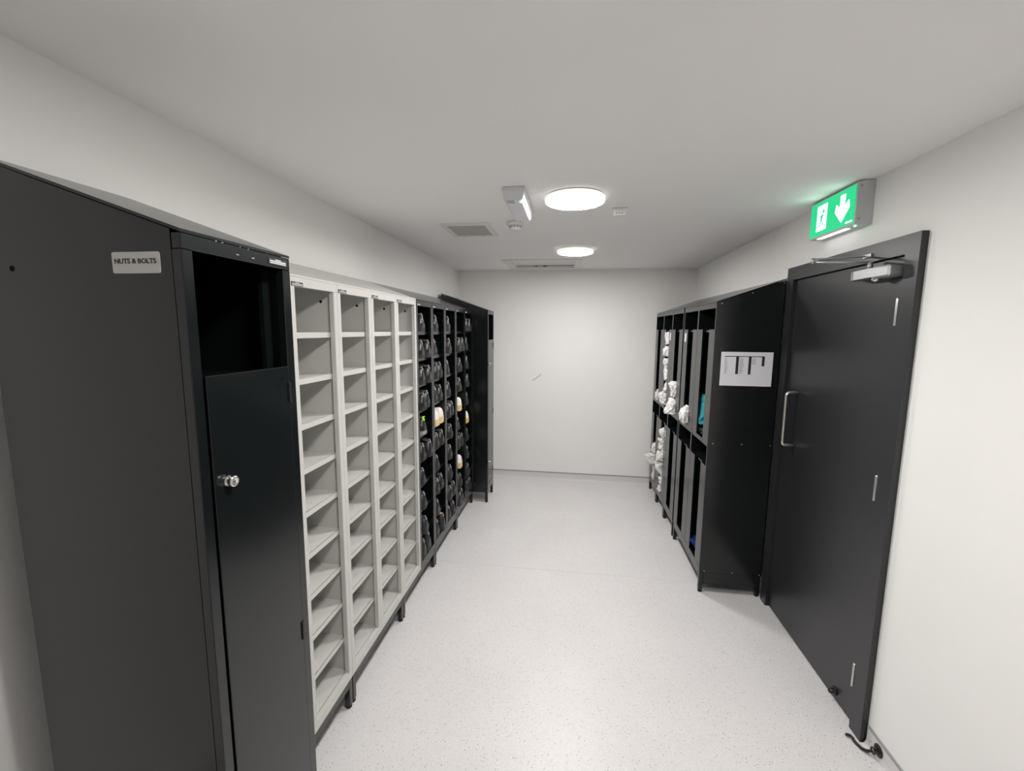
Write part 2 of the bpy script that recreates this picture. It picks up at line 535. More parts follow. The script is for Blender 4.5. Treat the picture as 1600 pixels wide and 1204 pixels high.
# emergency light
ex0, ex1, ey0, ey1 = -0.345, -0.238, 2.065, 2.455
em = thing('emergency_light', ((ex0 + ex1) / 2, (ey0 + ey1) / 2, CZ), 'oblong emergency light on the ceiling with a green indicator', 'light')
box('base_tray', ex0, ex1, ey0, ey1, CZ - 0.018, CZ - 0.0005, 'pale_plastic', em, 0.003)
bm = bmesh.new()
aprism(bm, [(ex0 + 0.003, ey0 + 0.003, CZ - 0.018), (ex0 + 0.010, ey0 + 0.003, CZ - 0.054), (ex0 + 0.018, ey0 + 0.003, CZ - 0.060), (ex1 - 0.018, ey0 + 0.003, CZ - 0.060), (ex1 - 0.010, ey0 + 0.003, CZ - 0.054), (ex1 - 0.003, ey0 + 0.003, CZ - 0.018)], (0, ey1 - ey0 - 0.006, 0))
dif = link('diffuser', bm, 'clear_plastic', em)
box('end_window', ex0 + 0.022, ex1 - 0.050, ey0 + 0.006, ey0 + 0.050, CZ - 0.0615, CZ - 0.060, 'silver_casting', dif)
link('indicator', alathe(bmesh.new(), (ex1 - 0.020, ey0 + 0.030, CZ - 0.060), (0, 0, -1), [(0.006, 0), (0.005, 0.003), (0, 0.004)], 12), 'led_green', dif)

# smoke detector
sx, sy_ = -0.372, 2.735
sm = thing('smoke_detector', (sx, sy_, CZ), 'small white smoke detector just past the emergency light', 'detector')
link('base', alathe(bmesh.new(), (sx, sy_, CZ - 0.0005), (0, 0, -1), [(0.052, 0), (0.052, 0.014), (0.046, 0.020)], 32), 'white_plastic', sm, True)
link('chamber', alathe(bmesh.new(), (sx, sy_, CZ - 0.0205), (0, 0, -1), [(0.036, 0), (0.036, 0.016), (0.032, 0.024), (0.018, 0.028), (0, 0.028)], 32), 'white_plastic', sm, True)
bm = bmesh.new()
for k in range(12):
    a = k * math.pi / 6
    c, s = math.cos(a), math.sin(a)
    aprism(bm, [(sx + 0.0355 * c - 0.004 * s, sy_ + 0.0355 * s + 0.004 * c, CZ - 0.024), (sx + 0.0355 * c + 0.004 * s, sy_ + 0.0355 * s - 0.004 * c, CZ - 0.024),
                (sx + 0.0355 * c + 0.004 * s, sy_ + 0.0355 * s - 0.004 * c, CZ - 0.035), (sx + 0.0355 * c - 0.004 * s, sy_ + 0.0355 * s + 0.004 * c, CZ - 0.035)], (0.0012 * c, 0.0012 * s, 0))
link('smoke_slots', bm, 'cap_grey', sm)

# presence sensor
px, py = 0.226, 2.515
ps = thing('presence_sensor', (px, py, CZ), 'small square white sensor on the ceiling beside the lamp', 'sensor')
box('base', px - 0.044, px + 0.044, py - 0.044, py + 0.044, CZ - 0.012, CZ - 0.0005, 'white_plastic', ps, 0.003)
link('head', aprism(bmesh.new(), [(px - 0.036, py - 0.036, CZ - 0.012), (px + 0.036, py - 0.036, CZ - 0.012), (px + 0.028, py - 0.030, CZ - 0.034), (px - 0.028, py - 0.030, CZ - 0.034)], (0, 0.066, 0)), 'white_plastic', ps)
bm = bmesh.new()
for k in (-0.018, -0.004, 0.012):
    abox(bm, px + k - 0.003, px + k + 0.004, py - 0.0345, py - 0.031, CZ - 0.030, CZ - 0.024)
link('lens_slot', bm, 'cap_grey', ps)

# ------------------------------------------------------------------ exit sign
SX, SY0, SY1, SZ0, SZ1 = 1.187, 2.142, 2.515, 2.166, 2.346
es = thing('exit_sign', (XR, (SY0 + SY1) / 2, SZ0), 'lit green exit sign with running figure and down arrow above the door', 'sign')
link('casing', aprism(bmesh.new(), [(SX, SY0, SZ0), (XR - 0.0005, SY0, SZ0), (XR - 0.0005, SY0, SZ1), (SX + 0.022, SY0, SZ1), (SX, SY0, SZ1 - 0.006)], (0, SY1 - SY0, 0)), 'sign_casing', es)
face = box('sign_face', SX - 0.002, SX - 0.0002, SY0 + 0.008, SY1 - 0.006, SZ0 + 0.008, SZ1 - 0.012, 'exit_green', es)
fx = SX - 0.0028
FW = SY1 - SY0 - 0.014
FH = SZ1 - SZ0 - 0.020


def fp(u, v):
    """u 0..1 left to right as read from the room (far end = left), v 0..1 up"""
    return (fx, SY1 - 0.006 - u * FW, SZ0 + 0.008 + v * FH)


def sign_poly(name, uv, mat, dx=0.0):
    bm = bmesh.new()
    aprism(bm, [(fp(u, v)[0] - dx, fp(u, v)[1], fp(u, v)[2]) for u, v in uv], (0.0007, 0, 0))
    return link(name, bm, mat, face)


# down arrow
sign_poly('arrow', [(0.695, 0.88), (0.795, 0.88), (0.795, 0.55), (0.875, 0.68), (0.895, 0.47), (0.745, 0.13), (0.595, 0.47), (0.615, 0.68), (0.695, 0.55)], 'exit_white')
# door of the pictogram
sign_poly('doorway', [(0.17, 0.14), (0.40, 0.14), (0.40, 0.88), (0.17, 0.88)], 'exit_white')
# running figure
for uv in ([(0.262, 0.57), (0.30, 0.62), (0.325, 0.58), (0.29, 0.40), (0.255, 0.42)],
           [(0.255, 0.43), (0.285, 0.41), (0.262, 0.27), (0.235, 0.27)],
           [(0.240, 0.30), (0.250, 0.255), (0.185, 0.235), (0.180, 0.27)],
           [(0.278, 0.43), (0.300, 0.41), (0.330, 0.28), (0.312, 0.26)],
           [(0.320, 0.29), (0.335, 0.27), (0.335, 0.19), (0.315, 0.19)],
           [(0.315, 0.60), (0.325, 0.565), (0.372, 0.50), (0.380, 0.53)],
           [(0.270, 0.60), (0.275, 0.55), (0.225, 0.50), (0.215, 0.535)]):
    sign_poly('running_figure', uv, 'exit_green', 0.0006)
bm = alathe(bmesh.new(), fp(0.322, 0.685), (-1, 0, 0), [(0.0105, 0), (0.0105, 0.0006)], 16)
link('running_figure', bm, 'exit_green', face)
bm = bmesh.new()
for k in range(7):
    u = 0.845 + k * 0.019
    aprism(bm, [fp(u, 0.045), fp(u + 0.014, 0.045), fp(u + 0.014, 0.085), fp(u, 0.085)], (0.0007, 0, 0))
link('fine_print', bm, 'exit_white', face)
box('downlight', SX + 0.012, SX + 0.034, SY0 + 0.09, SY1 - 0.05, SZ0 - 0.002, SZ0 - 0.0003, 'exit_downlight', es)
link('indicator', alathe(bmesh.new(), (SX + 0.022, SY0 + 0.035, SZ0), (0, 0, -1), [(0.005, 0), (0.004, 0.003), (0, 0.004)], 12), 'led_green', es)
for z in (SZ0 + 0.022, SZ1 - 0.022):
    link('screw', alathe(bmesh.new(), (SX + 0.014, SY0, z), (0, -1, 0), [(0.0045, 0), (0.004, 0.0015), (0, 0.0018)], 12), 'cap_grey', es)

# ------------------------------------------------------------------ lockers
ZB, ZT, ZO, SLOPE = 0.142, 1.879, 1.842, 0.345


class Frame:
    """u = depth behind the front face, v along the row, z up"""

    def __init__(self, xf, s, y0):
        self.xf, self.s, self.y0 = xf, s, y0

    def X(self, u):
        return self.xf + self.s * u

    def box(self, name, u0, u1, v0, v1, z0, z1, mat, parent, bev=0.0):
        return box(name, self.X(u0), self.X(u1), self.y0 + v0, self.y0 + v1, z0, z1, mat, parent, bev)

    def abox(self, bm, u0, u1, v0, v1, z0, z1):
        return abox(bm, self.X(u0), self.X(u1), self.y0 + v0, self.y0 + v1, z0, z1)

    def prism(self, bm, uz, v0, v1):
        return aprism(bm, [(self.X(u), self.y0 + v0, z) for u, z in uz], (0, v1 - v0, 0))


def carcass(f, w, D, mat, root, zt=ZT, su=0.0212, zb=ZB, bottom=True):
    """two sides, back, bottom, sloping top; returns the side panels"""
    sides = []
    for v0, v1 in ((0.0, 0.011), (w - 0.011, w)):
        bm = f.prism(bmesh.new(), [(su, zb), (D, zb), (D, zt + SLOPE * D - 0.006), (su, zt + SLOPE * su - 0.006)], v0, v1)
        sides.append(link('side_panel', bm, mat, root))
    f.box('back_panel', D - 0.010, D, 0.011, w - 0.011, zb, zt + SLOPE * (D - 0.010) - 0.008, mat, root)
    if bottom:
        f.box('bottom_panel', 0.022, D - 0.010, 0.011, w - 0.011, zb, zb + 0.012, mat, root)
    bm = f.prism(bmesh.new(), [(0.0, zt - 0.004), (D + 0.004, zt + SLOPE * (D + 0.004) - 0.004), (D + 0.004, zt + SLOPE * (D + 0.004) + 0.002), (0.0, zt + 0.002)], 0.0, w)
    link('top_panel', bm, mat, root)
    return sides


def maker_plate(f, v0, v1, z0, z1, root):
    p = f.box('maker_plate', -0.0015, 0.0, v0, v1, z0, z1, 'print_black', root)
    bm = bmesh.new()
    L = v1 - v0
    h = z1 - z0
    random.seed(7)
    for (a, c, d, e) in ((0.36, 0.66, 0.70, 0.86), (0.06, 0.94, 0.40, 0.62), (0.06, 0.94, 0.10, 0.30)):
        u = a
        while u < c:
            ww = random.uniform(0.035, 0.075)
            f.abox(bm, -0.0022, -0.0015, v0 + u * L, v0 + min(u + ww, c) * L, z0 + d * h, z0 + e * h)
            u += ww + 0.014
    link('plate_lettering', bm, 'print_white', p)


def cubby_locker(xf, y0, w, mat, label, group, D=0.30, clip=False, plate=True, name='pigeonhole_locker', rows=10):
    f = Frame(xf, -1, y0)
    root = thing(name, (xf - D / 2, y0 + w / 2, ZB), label, 'locker', group)
    sides = carcass(f, w, D, mat, root, bottom=False)
    f.box('bottom_panel', 0.022, D - 0.010, 0.011, w - 0.011, 0.165, 0.181, mat, root)
    f.box('header', 0.0, 0.020, 0.0, w, ZO, ZT - 0.0045, mat, root, 0.0012)
    f.box('base_rail', 0.0, 0.020, 0.0, w, ZB, 0.181, mat, root, 0.0012)
    for v0, v1 in ((0.0, 0.026), (w - 0.026, w)):
        f.box('stile', 0.0, 0.021, v0, v1, 0.1812, ZO - 0.0002, mat, root, 0.0015)
    for k in range(1, 10):
        zt = 0.181 + 0.167 * k
        bm = bmesh.new()
        f.abox(bm, 0.0235, D - 0.011, 0.0115, w - 0.0115, zt - 0.003, zt)
        f.abox(bm, 0.0225, 0.0255, 0.0115, w - 0.0115, zt - 0.021, zt)
        sh = link('shelf', bm, mat, root)
        if clip:
            f.box('shelf_clip', 0.0215, 0.0225, 0.0265, 0.0325, zt - 0.019, zt - 0.004, 'white_plastic', sh)
    link('bolt_hole', alathe(bmesh.new(), (f.X(0.065), y0 + w - 0.0112, 1.806), (0, -1, 0), [(0.006, 0), (0.006, 0.0006)], 12), 'dark_hole', sides[1])
    if plate:
        maker_plate(f, 0.008, 0.072, 1.8435, 1.857, root)
    return root


def locker_lock(f, v, z, parent):
    c = (f.X(-0.001), f.y0 + v, z)
    ax = (-f.s, 0, 0)
    l = link('lock', alathe(bmesh.new(), c, ax, [(0.0115, 0), (0.0115, 0.002), (0.0085, 0.004), (0.0085, 0.008), (0.012, 0.011), (0.012, 0.016), (0.010, 0.018), (0.007, 0.018), (0.006, 0.0165), (0.0, 0.0165)], 20), 'chrome', parent, True)
    return l


def door_locker(xf, y0, w, D, label, locks, hinges, name='tall_locker', plate=True):
    f = Frame(xf, -1, y0)
    mat = 'black_powder_coat'
    root = thing(name, (xf - D / 2, y0 + w / 2, ZB), label, 'locker')
    sides = carcass(f, w, D, mat, root)
    f.box('header', 0.0, 0.020, 0.0, w, ZO + 0.003, ZT - 0.0045, mat, root, 0.0015)
    f.box('base_rail', 0.0, 0.020, 0.0, w, ZB, 0.181, mat, root, 0.0012)
    for v0, v1 in ((0.0, 0.025), (w - 0.028, w)):
        f.box('stile', 0.0, 0.021, v0, v1, 0.1812, ZO + 0.0028, mat, root, 0.0015)
    f.box('inner_shelf', 0.024, D - 0.011, 0.0115, w - 0.0115, 1.572, 1.585, mat, root)
    f.box('inner_rail', 0.050, 0.062, w - 0.040, w - 0.0115, 0.20, ZO, mat, root)
    d = f.box('locker_door', -0.001, 0.017, 0.031, w - 0.0285, 0.186, 1.602, mat, root, 0.001)
    for z in hinges:
        f.box('hinge', -0.0045, -0.001, w - 0.034, w - 0.026, z - 0.026, z + 0.026, 'black_iron', d)
    for v, z in locks:
        l = locker_lock(f, v, z, d)
    # little fan of vent slots in the upper hinge corner
    bm = bmesh.new()
    for k in range(5):
        a = math.radians(100 + k * 20)
        cx, cz = w - 0.048 + 0.021 * math.cos(a) , 1.552 + 0.022 * math.sin(a)
        dx, dz = math.cos(a), math.sin(a)
        aprism(bm, [(f.X(-0.0014), y0 + cx - 0.006 * dx - 0.0012 * dz, cz - 0.006 * dz + 0.0012 * dx), (f.X(-0.0014), y0 + cx + 0.006 * dx - 0.0012 * dz, cz + 0.006 * dz + 0.0012 * dx),
                    (f.X(-0.0014), y0 + cx + 0.006 * dx + 0.0012 * dz, cz + 0.006 * dz - 0.0012 * dx), (f.X(-0.0014), y0 + cx - 0.006 * dx + 0.0012 * dz, cz - 0.006 * dz - 0.0012 * dx)], (0.0004, 0, 0))
    link('vent_slot', bm, 'dark_hole', d)
    return root, f, sides


# the tall locker in front on the left
L1W = 0.315
l1, f1, s1 = door_locker(-0.725, 0.739, L1W, 0.45, 'tall black locker with the NUTS & BOLTS sticker, nearest on the left', [(0.066, 1.375)], [1.535, 0.868])
maker_plate(f1, 0.236, 0.301, 1.8525, 1.8665, l1)
link('bolt_hole', alathe(bmesh.new(), (-1.106, 0.739, 1.812), (0, -1, 0), [(0.0055, 0), (0.0055, 0.0006)], 12), 'dark_hole', s1[0])
random.seed(11)
for k in range(10):
    bm = bmesh.new()
    v = random.uniform(0.02, L1W - 0.04)
    zz = ZT - random.choice((0.0045, 0.005, 0.0055, 0.014, 0.022))
    s = random.uniform(0.0008, 0.0022)
    f1.abox(bm, -0.0004, 0.0, v, v + s * random.uniform(1, 3), zz - s, zz)
    link('paint_chip', bm, 'chipped_metal', l1)
# sticker
st = thing('door_sticker', (-0.822, 0.739, 1.80), 'white sticker reading NUTS & BOLTS on the tall black locker side', 'sticker')
bm = bmesh.new()
sxa, sxb, sza, szb, rr = -0.874, -0.770, 1.800, 1.8395, 0.004
poly = []
for cx, cz, a0 in ((sxb - rr, szb - rr, 0), (sxa + rr, szb - rr, 90), (sxa + rr, sza + rr, 180), (sxb - rr, sza + rr, 270)):
    for k in range(4):
        a = math.radians(a0 + k * 30)
        poly.append((cx + rr * math.cos(a), 0.7385, cz + rr * math.sin(a)))
aprism(bm, poly, (0, -0.0007, 0))
link('backing', bm, 'label_white', st)
tx = text_mesh('NUTS & BOLTS', 0.0125, 'print_black', 'lettering', st, (-0.8235, 0.7376, 1.8222), Matrix.Rotation(math.pi / 2, 3, 'X'), 0.00032)
# fit the lettering to the width it has on the sticker
xs = [v.co.x for v in tx.data.vertices]
cxm = (min(xs) + max(xs)) / 2
k = 0.090 / (max(xs) - min(xs))
for v in tx.data.vertices:
    v.co.x = cxm + (v.co.x - cxm) * k

# grey pigeonhole lockers
LF, GY0, GW = -0.950, 1.375, 0.2985
glab = ['pale grey pigeonhole locker mostly hidden behind the tall black locker',
        'pale grey pigeonhole locker, first fully visible one from the tall black locker',
        'pale grey pigeonhole locker, second one seen from the tall black locker',
        'pale grey pigeonhole locker, third one seen from the tall black locker',
        'pale grey pigeonhole locker, last one, touching the black shoe racks']
for i in range(5):
    cubby_locker(LF, GY0 + (i - 1) * GW + 0.0006, GW - 0.0012, 'grey_powder_coat', glab[i], 'grey pigeonhole lockers', clip=True)
# small paper scrap on a grey shelf
sc = box('paper_tag', -0.992, -0.982, 1.408, 1.426, 0.8505, 0.8525, 'paper_white')
tag(sc, 'tiny white paper tag lying on a grey pigeonhole shelf', 'tag')

SY_0 = GY0 + 4 * GW
SW = 0.2985
blab = ['black shoe rack next to the grey pigeonholes', 'black shoe rack second from the grey pigeonholes', 'black shoe rack in the middle of the five',
        'black shoe rack fourth from the grey pigeonholes', 'black shoe rack next to the far black locker']
for i in range(5):
    cubby_locker(LF, SY_0 + i * SW + 0.0006, SW - 0.0012, 'black_powder_coat', blab[i], 'black shoe racks', name='shoe_rack')
# far tall locker on the left
EX, EY0, EW = -0.803, 4.066, 0.300
el, fe, se = door_locker(EX, EY0, EW, 0.45, 'tall black locker at the far end of the left row', [(0.05, 1.372), (0.05, 0.40)], [1.54, 0.88, 0.27])

# stands


def stand(xf, s, y0, y1, D, label, side_rail=(0.100, 0.1415), group='black steel locker stands'):
    f = Frame(xf, s, y0)
    L = y1 - y0
    root = thing('locker_stand', (f.X(D / 2), (y0 + y1) / 2, 0), label, 'stand', group)
    m = 'black_powder_coat'
    t = 0.026
    f.box('front_rail', 0.002, 0.002 + t, t, L - t, 0.104, 0.1415, m, root, 0.002)
    f.box('rear_rail', D - t, D, t, L - t, 0.104, 0.1415, m, root, 0.002)
    f.box('end_rail', 0.002 + t, D - t, 0.0, 0.020, side_rail[0], side_rail[1], m, root, 0.002)
    f.box('end_rail', 0.002 + t, D - t, L - 0.020, L, side_rail[0], side_rail[1], m, root, 0.002)
    for u in (0.002, D - t):
        for v in (0.0, L - t):
            lg = f.box('leg', u, u + t, v, v + t, 0.0145, 0.1415, m, root, 0.002)
            link('foot_cap', alathe(bmesh.new(), (f.X(u + t / 2), y0 + v + t / 2, 0.0003), (0, 0, 1), [(0.0125, 0), (0.0138, 0.003), (0.0132, 0.014)], 12), 'black_rubber', lg)
    return root


b0 = GY0 - GW
sl = ['black steel stand under the hidden and first grey pigeonhole lockers', 'black steel stand under the second and third visible grey pigeonholes',
      'black steel stand joining the last grey locker and first shoe rack', 'black steel stand under the second and third shoe racks',
      'black steel stand under the fourth and fifth shoe racks']
for i in range(5):
    stand(LF, -1, b0 + i * 2 * GW + 0.003, b0 + (i + 1) * 2 * GW - 0.003, 0.298, sl[i])
stand(-0.725, -1, 0.741, 0.739 + L1W - 0.002, 0.448, 'black steel stand under the NUTS & BOLTS locker')
stand(EX, -1, EY0 + 0.002, EY0 + EW - 0.002, 0.448, 'black steel stand under the far left black locker')

# garment lockers on the right
RF, RD, RW = 0.850, 0.380, 0.378
RY = [2.820, 3.2005, 3.612, 3.9915, 4.3705]
rl = ['black garment locker with a printed sheet on its side, nearest the door', 'black garment locker, second from the door, white cloth in its upper slot',
      'black garment locker, third from the door, middle of the right row', 'black garment locker, fourth from the door, stuffed with white cloths',
      'black garment locker at the far right end by the back wall']
mat = 'black_powder_coat'
for i, y0 in enumerate(RY):
    f = Frame(RF, 1, y0)
    w = RW
    root = thing('garment_locker', (RF + RD / 2, y0 + w / 2, ZB), rl[i], 'locker', 'black garment lockers')
    sides = carcass(f, w, RD, mat, root, su=0.0)
    f.box('header', 0.0, 0.015, 0.0112, w - 0.0112, ZO, ZT - 0.0045, mat, root, 0.001)
    f.box('upper_shelf', 0.014, RD - 0.011, 0.0115, w - 0.0115, 1.696, 1.708, mat, root)
    f.box('middle_shelf', 0.002, RD - 0.011, 0.0115, w - 0.0115, 0.978, 0.988, mat, root)
    f.box('lower_shelf', 0.014, RD - 0.011, 0.0115, w - 0.0115, 0.838, 0.848, mat, root)
    f.box('ledge', 0.0, 0.004, 0.118, w - 0.118, 0.9885, 1.008, mat, root)
    f.box('base_rail', 0.0, 0.012, 0.0115, w - 0.0115, ZB, 0.1755, mat, root, 0.001)
    for v0, v1 in ((0.0115, 0.116), (w - 0.116, w - 0.0115)):
        for z0, z1 in ((0.9885, 1.7135), (0.1765, 0.852)):
            f.box('front_panel', 0.0, 0.012, v0, v1, z0, z1, mat, root, 0.0012)
    if i == 0:
        for uu, zz in ((0.029, 1.868), (0.199, 1.930), (0.369, 1.990), (0.032, 1.002), (0.201, 1.004), (0.368, 1.004), (0.032, 0.150), (0.203, 0.151), (0.368, 0.151)):
            link('rivet', alathe(bmesh.new(), (f.X(uu), y0, zz), (0, -1, 0), [(0.0036, 0), (0.0030, 0.0012), (0, 0.0018)], 10), 'hinge_steel', sides[0], True)
    # small white number labels
    if i in (1, 3):
        f.box('paper_label', -0.0006, 0.0, w - 0.075 if i == 1 else 0.050, w - 0.035 if i == 1 else 0.085, 1.62, 1.685, 'paper_white', root)
    if i == 3:
        f.box('paper_label', -0.0006, 0.0, 0.050, 0.085, 0.74, 0.80, 'paper_white', root)

rs = [(RY[0], RY[1] + RW, 'black steel stand under the two garment lockers nearest the door'), (RY[2], RY[2] + RW, 'black steel stand under the third garment locker from the door'),
      (RY[3], RY[3] + RW, 'black steel stand under the fourth garment locker from the door'), (RY[4], RY[4] + RW, 'black steel stand under the farthest garment locker by the back wall')]
for a, c, lab in rs:
    stand(RF, 1, a + 0.002, c - 0.002, RD - 0.002, lab, side_rail=(0.060, 0.1415))

# printed sheet on the side of the nearest garment locker
nx0, nx1, nz0, nz1, ny = 0.895, 1.192, 1.371, 1.578, 2.8195
nt_ = thing('printed_notice', ((nx0 + nx1) / 2, ny, nz0), 'white printed sheet with black bars taped to the garment locker side', 'notice')
box('paper', nx0, nx1, ny - 0.0008, ny - 0.0001, nz0, nz1, 'paper_white', nt_)


def npx(px):
    return nx0 + (px - 165) / (1435 - 165) * (nx1 - nx0)


def npz(py_):
    return nz1 - (py_ - 118) / (958 - 118) * (nz1 - nz0)


bm = bmesh.new()
for a, b_, c, d in ((255, 1228, 218, 236), (537, 605, 230, 665), (847, 912, 230, 670), (1168, 1232, 232, 460)):
    abox(bm, npx(a), npx(b_), ny - 0.0013, ny - 0.0008, npz(d), npz(c))
link('printed_bars', bm, 'print_black', nt_)
bm = bmesh.new()
random.seed(21)
for col, (a, wmax, r0, r1) in enumerate(((262, 90, 290, 660), (628, 110, 265, 660), (935, 115, 265, 425))):
    y = r0
    while y < r1:
        x = a
        end = a + wmax * random.uniform(0.55, 1.0)
        while x < end:
            ww = random.uniform(10, 26)
            abox(bm, npx(x), npx(min(x + ww, end)), ny - 0.0012, ny - 0.0008, npz(y + 9), npz(y))
            x += ww + 6
        y += 20
link('printed_list', bm, 'print_grey', nt_)

# ------------------------------------------------------------------ cloths in the garment lockers


def garment(c, r, mat, label, seed, group=None, cat='garment', flat=0.35):
    bm = bmesh.new()
    bmesh.ops.create_icosphere(bm, subdivisions=5, radius=1.0)
    off = Vector((seed * 3.7, seed * 1.3, seed * 5.1))
    zmin = c[2] - r[2]
    for v in bm.verts:
        p = v.co.copy()
        n1 = noise.fractal(p * 1.1 + off, 1.0, 2.0, 2)
        d = Vector((math.sin(seed), 0.6, math.cos(seed) * 1.4)).normalized()
        wob = noise.noise(p * 1.6 + off * 0.7) * 1.8
        fold = 1.0 - abs(math.sin(p.dot(d) * 4.2 + wob * 2.0 + seed))
        crease = 1.0 - min(1.0, abs(noise.noise(p * 2.4 + off * 1.7)) * 4.0)
        k = 1.0 + 0.34 * n1 - 0.26 * fold ** 2 - 0.16 * crease
        q = Vector((math.copysign(abs(p.x) ** 0.62, p.x), math.copysign(abs(p.y) ** 0.62, p.y), math.copysign(abs(p.z) ** 0.62, p.z))) * k
        q.x -= 0.25 * math.sin(p.z * 3.0 + seed * 2.0)
        v.co = Vector((c[0] + q.x * r[0], c[1] + max(-1.0, min(1.0, q.y)) * r[1], max(zmin, c[2] + q.z * r[2] * 1.1)))
    o = link('crumpled_garment', bm, mat, None, True, origin_at=(c[0], c[1], zmin))
    return tag(o, label, cat, group)


def slot_y(i):
    return RY[i] + RW / 2


wh = 'white garments in the lockers'
ZM = 0.9885
garment((0.968, slot_y(0) + 0.02, 1.0235), (0.080, 0.135, 0.034), 'cloth_dark', 'dark folded garment under the teal one, nearest garment locker', 1)
garment((0.899, slot_y(0) + 0.075, 1.165), (0.034, 0.095, 0.092), 'cloth_teal', 'teal crumpled scrubs in the upper slot of nearest garment locker', 2)
garment((0.945, slot_y(0) + 0.02, 0.205), (0.080, 0.120, 0.048), 'cloth_blue', 'dark blue garment at the bottom of the nearest garment locker', 3)
garment((0.868, slot_y(1) + 0.0, 1.0665), (0.044, 0.060, 0.068), 'cloth_white', 'single white cloth bundle in second garment locker from the door', 4, wh)
# third locker
garment((0.857, slot_y(2) + 0.005, 1.066), (0.066, 0.064, 0.060), 'cloth_white', 'white cloth bulging from third garment locker, lower of two', 5, wh)
garment((0.866, slot_y(2) + 0.008, 1.205), (0.052, 0.060, 0.060), 'cloth_white', 'white cloth bulging from third garment locker, upper of two', 6, wh)
# fourth locker, upper slot, from the ledge up
zs = [(1.075, 0.064, 0.858, 0.048), (1.190, 0.048, 0.880, 0.036), (1.300, 0.056, 0.872, 0.040), (1.410, 0.050, 0.874, 0.042), (1.515, 0.050, 0.872, 0.040), (1.630, 0.052, 0.870, 0.040)]
for k, (z, hz, x, rx) in enumerate(zs):
    garment((x, slot_y(3) + 0.008 * (-1) ** k, z), (rx, 0.058, hz), 'cloth_white', 'white cloth in upper slot of fourth garment locker, %s from its ledge' % ORD[k], 10 + k, wh)
garment((0.880, slot_y(4), 1.055), (0.036, 0.056, 0.060), 'cloth_white', 'small white cloth in upper slot of the farthest garment locker', 20, wh)
# fourth locker, lower slot
zs = [(0.205, 0.030, 0.872, 0.036), (0.290, 0.034, 0.874, 0.038), (0.405, 0.070, 0.862, 0.046), (0.535, 0.050, 0.858, 0.050), (0.640, 0.048, 0.862, 0.046), (0.745, 0.050, 0.868, 0.040)]
for k, (z, hz, x, rx) in enumerate(zs):
    garment((x, slot_y(3) + 0.006 * (-1) ** k, z), (rx, 0.058, hz), 'cloth_white', 'white cloth in lower slot of fourth garment locker, %s from the floor' % ORD[k], 30 + k, wh)
# fifth locker, lower slot
zs = [(0.250, 0.074, 0.874, 0.038, 'bottom'), (0.385, 0.058, 0.846, 0.072, 'middle bulging'), (0.500, 0.052, 0.870, 0.040, 'top')]
for k, (z, hz, x, rx, lab) in enumerate(zs):
    garment((x, slot_y(4), z), (rx, 0.058, hz), 'cloth_white', '%s white cloth in lower slot of the farthest garment locker' % lab, 40 + k, wh)

# ------------------------------------------------------------------ shoes


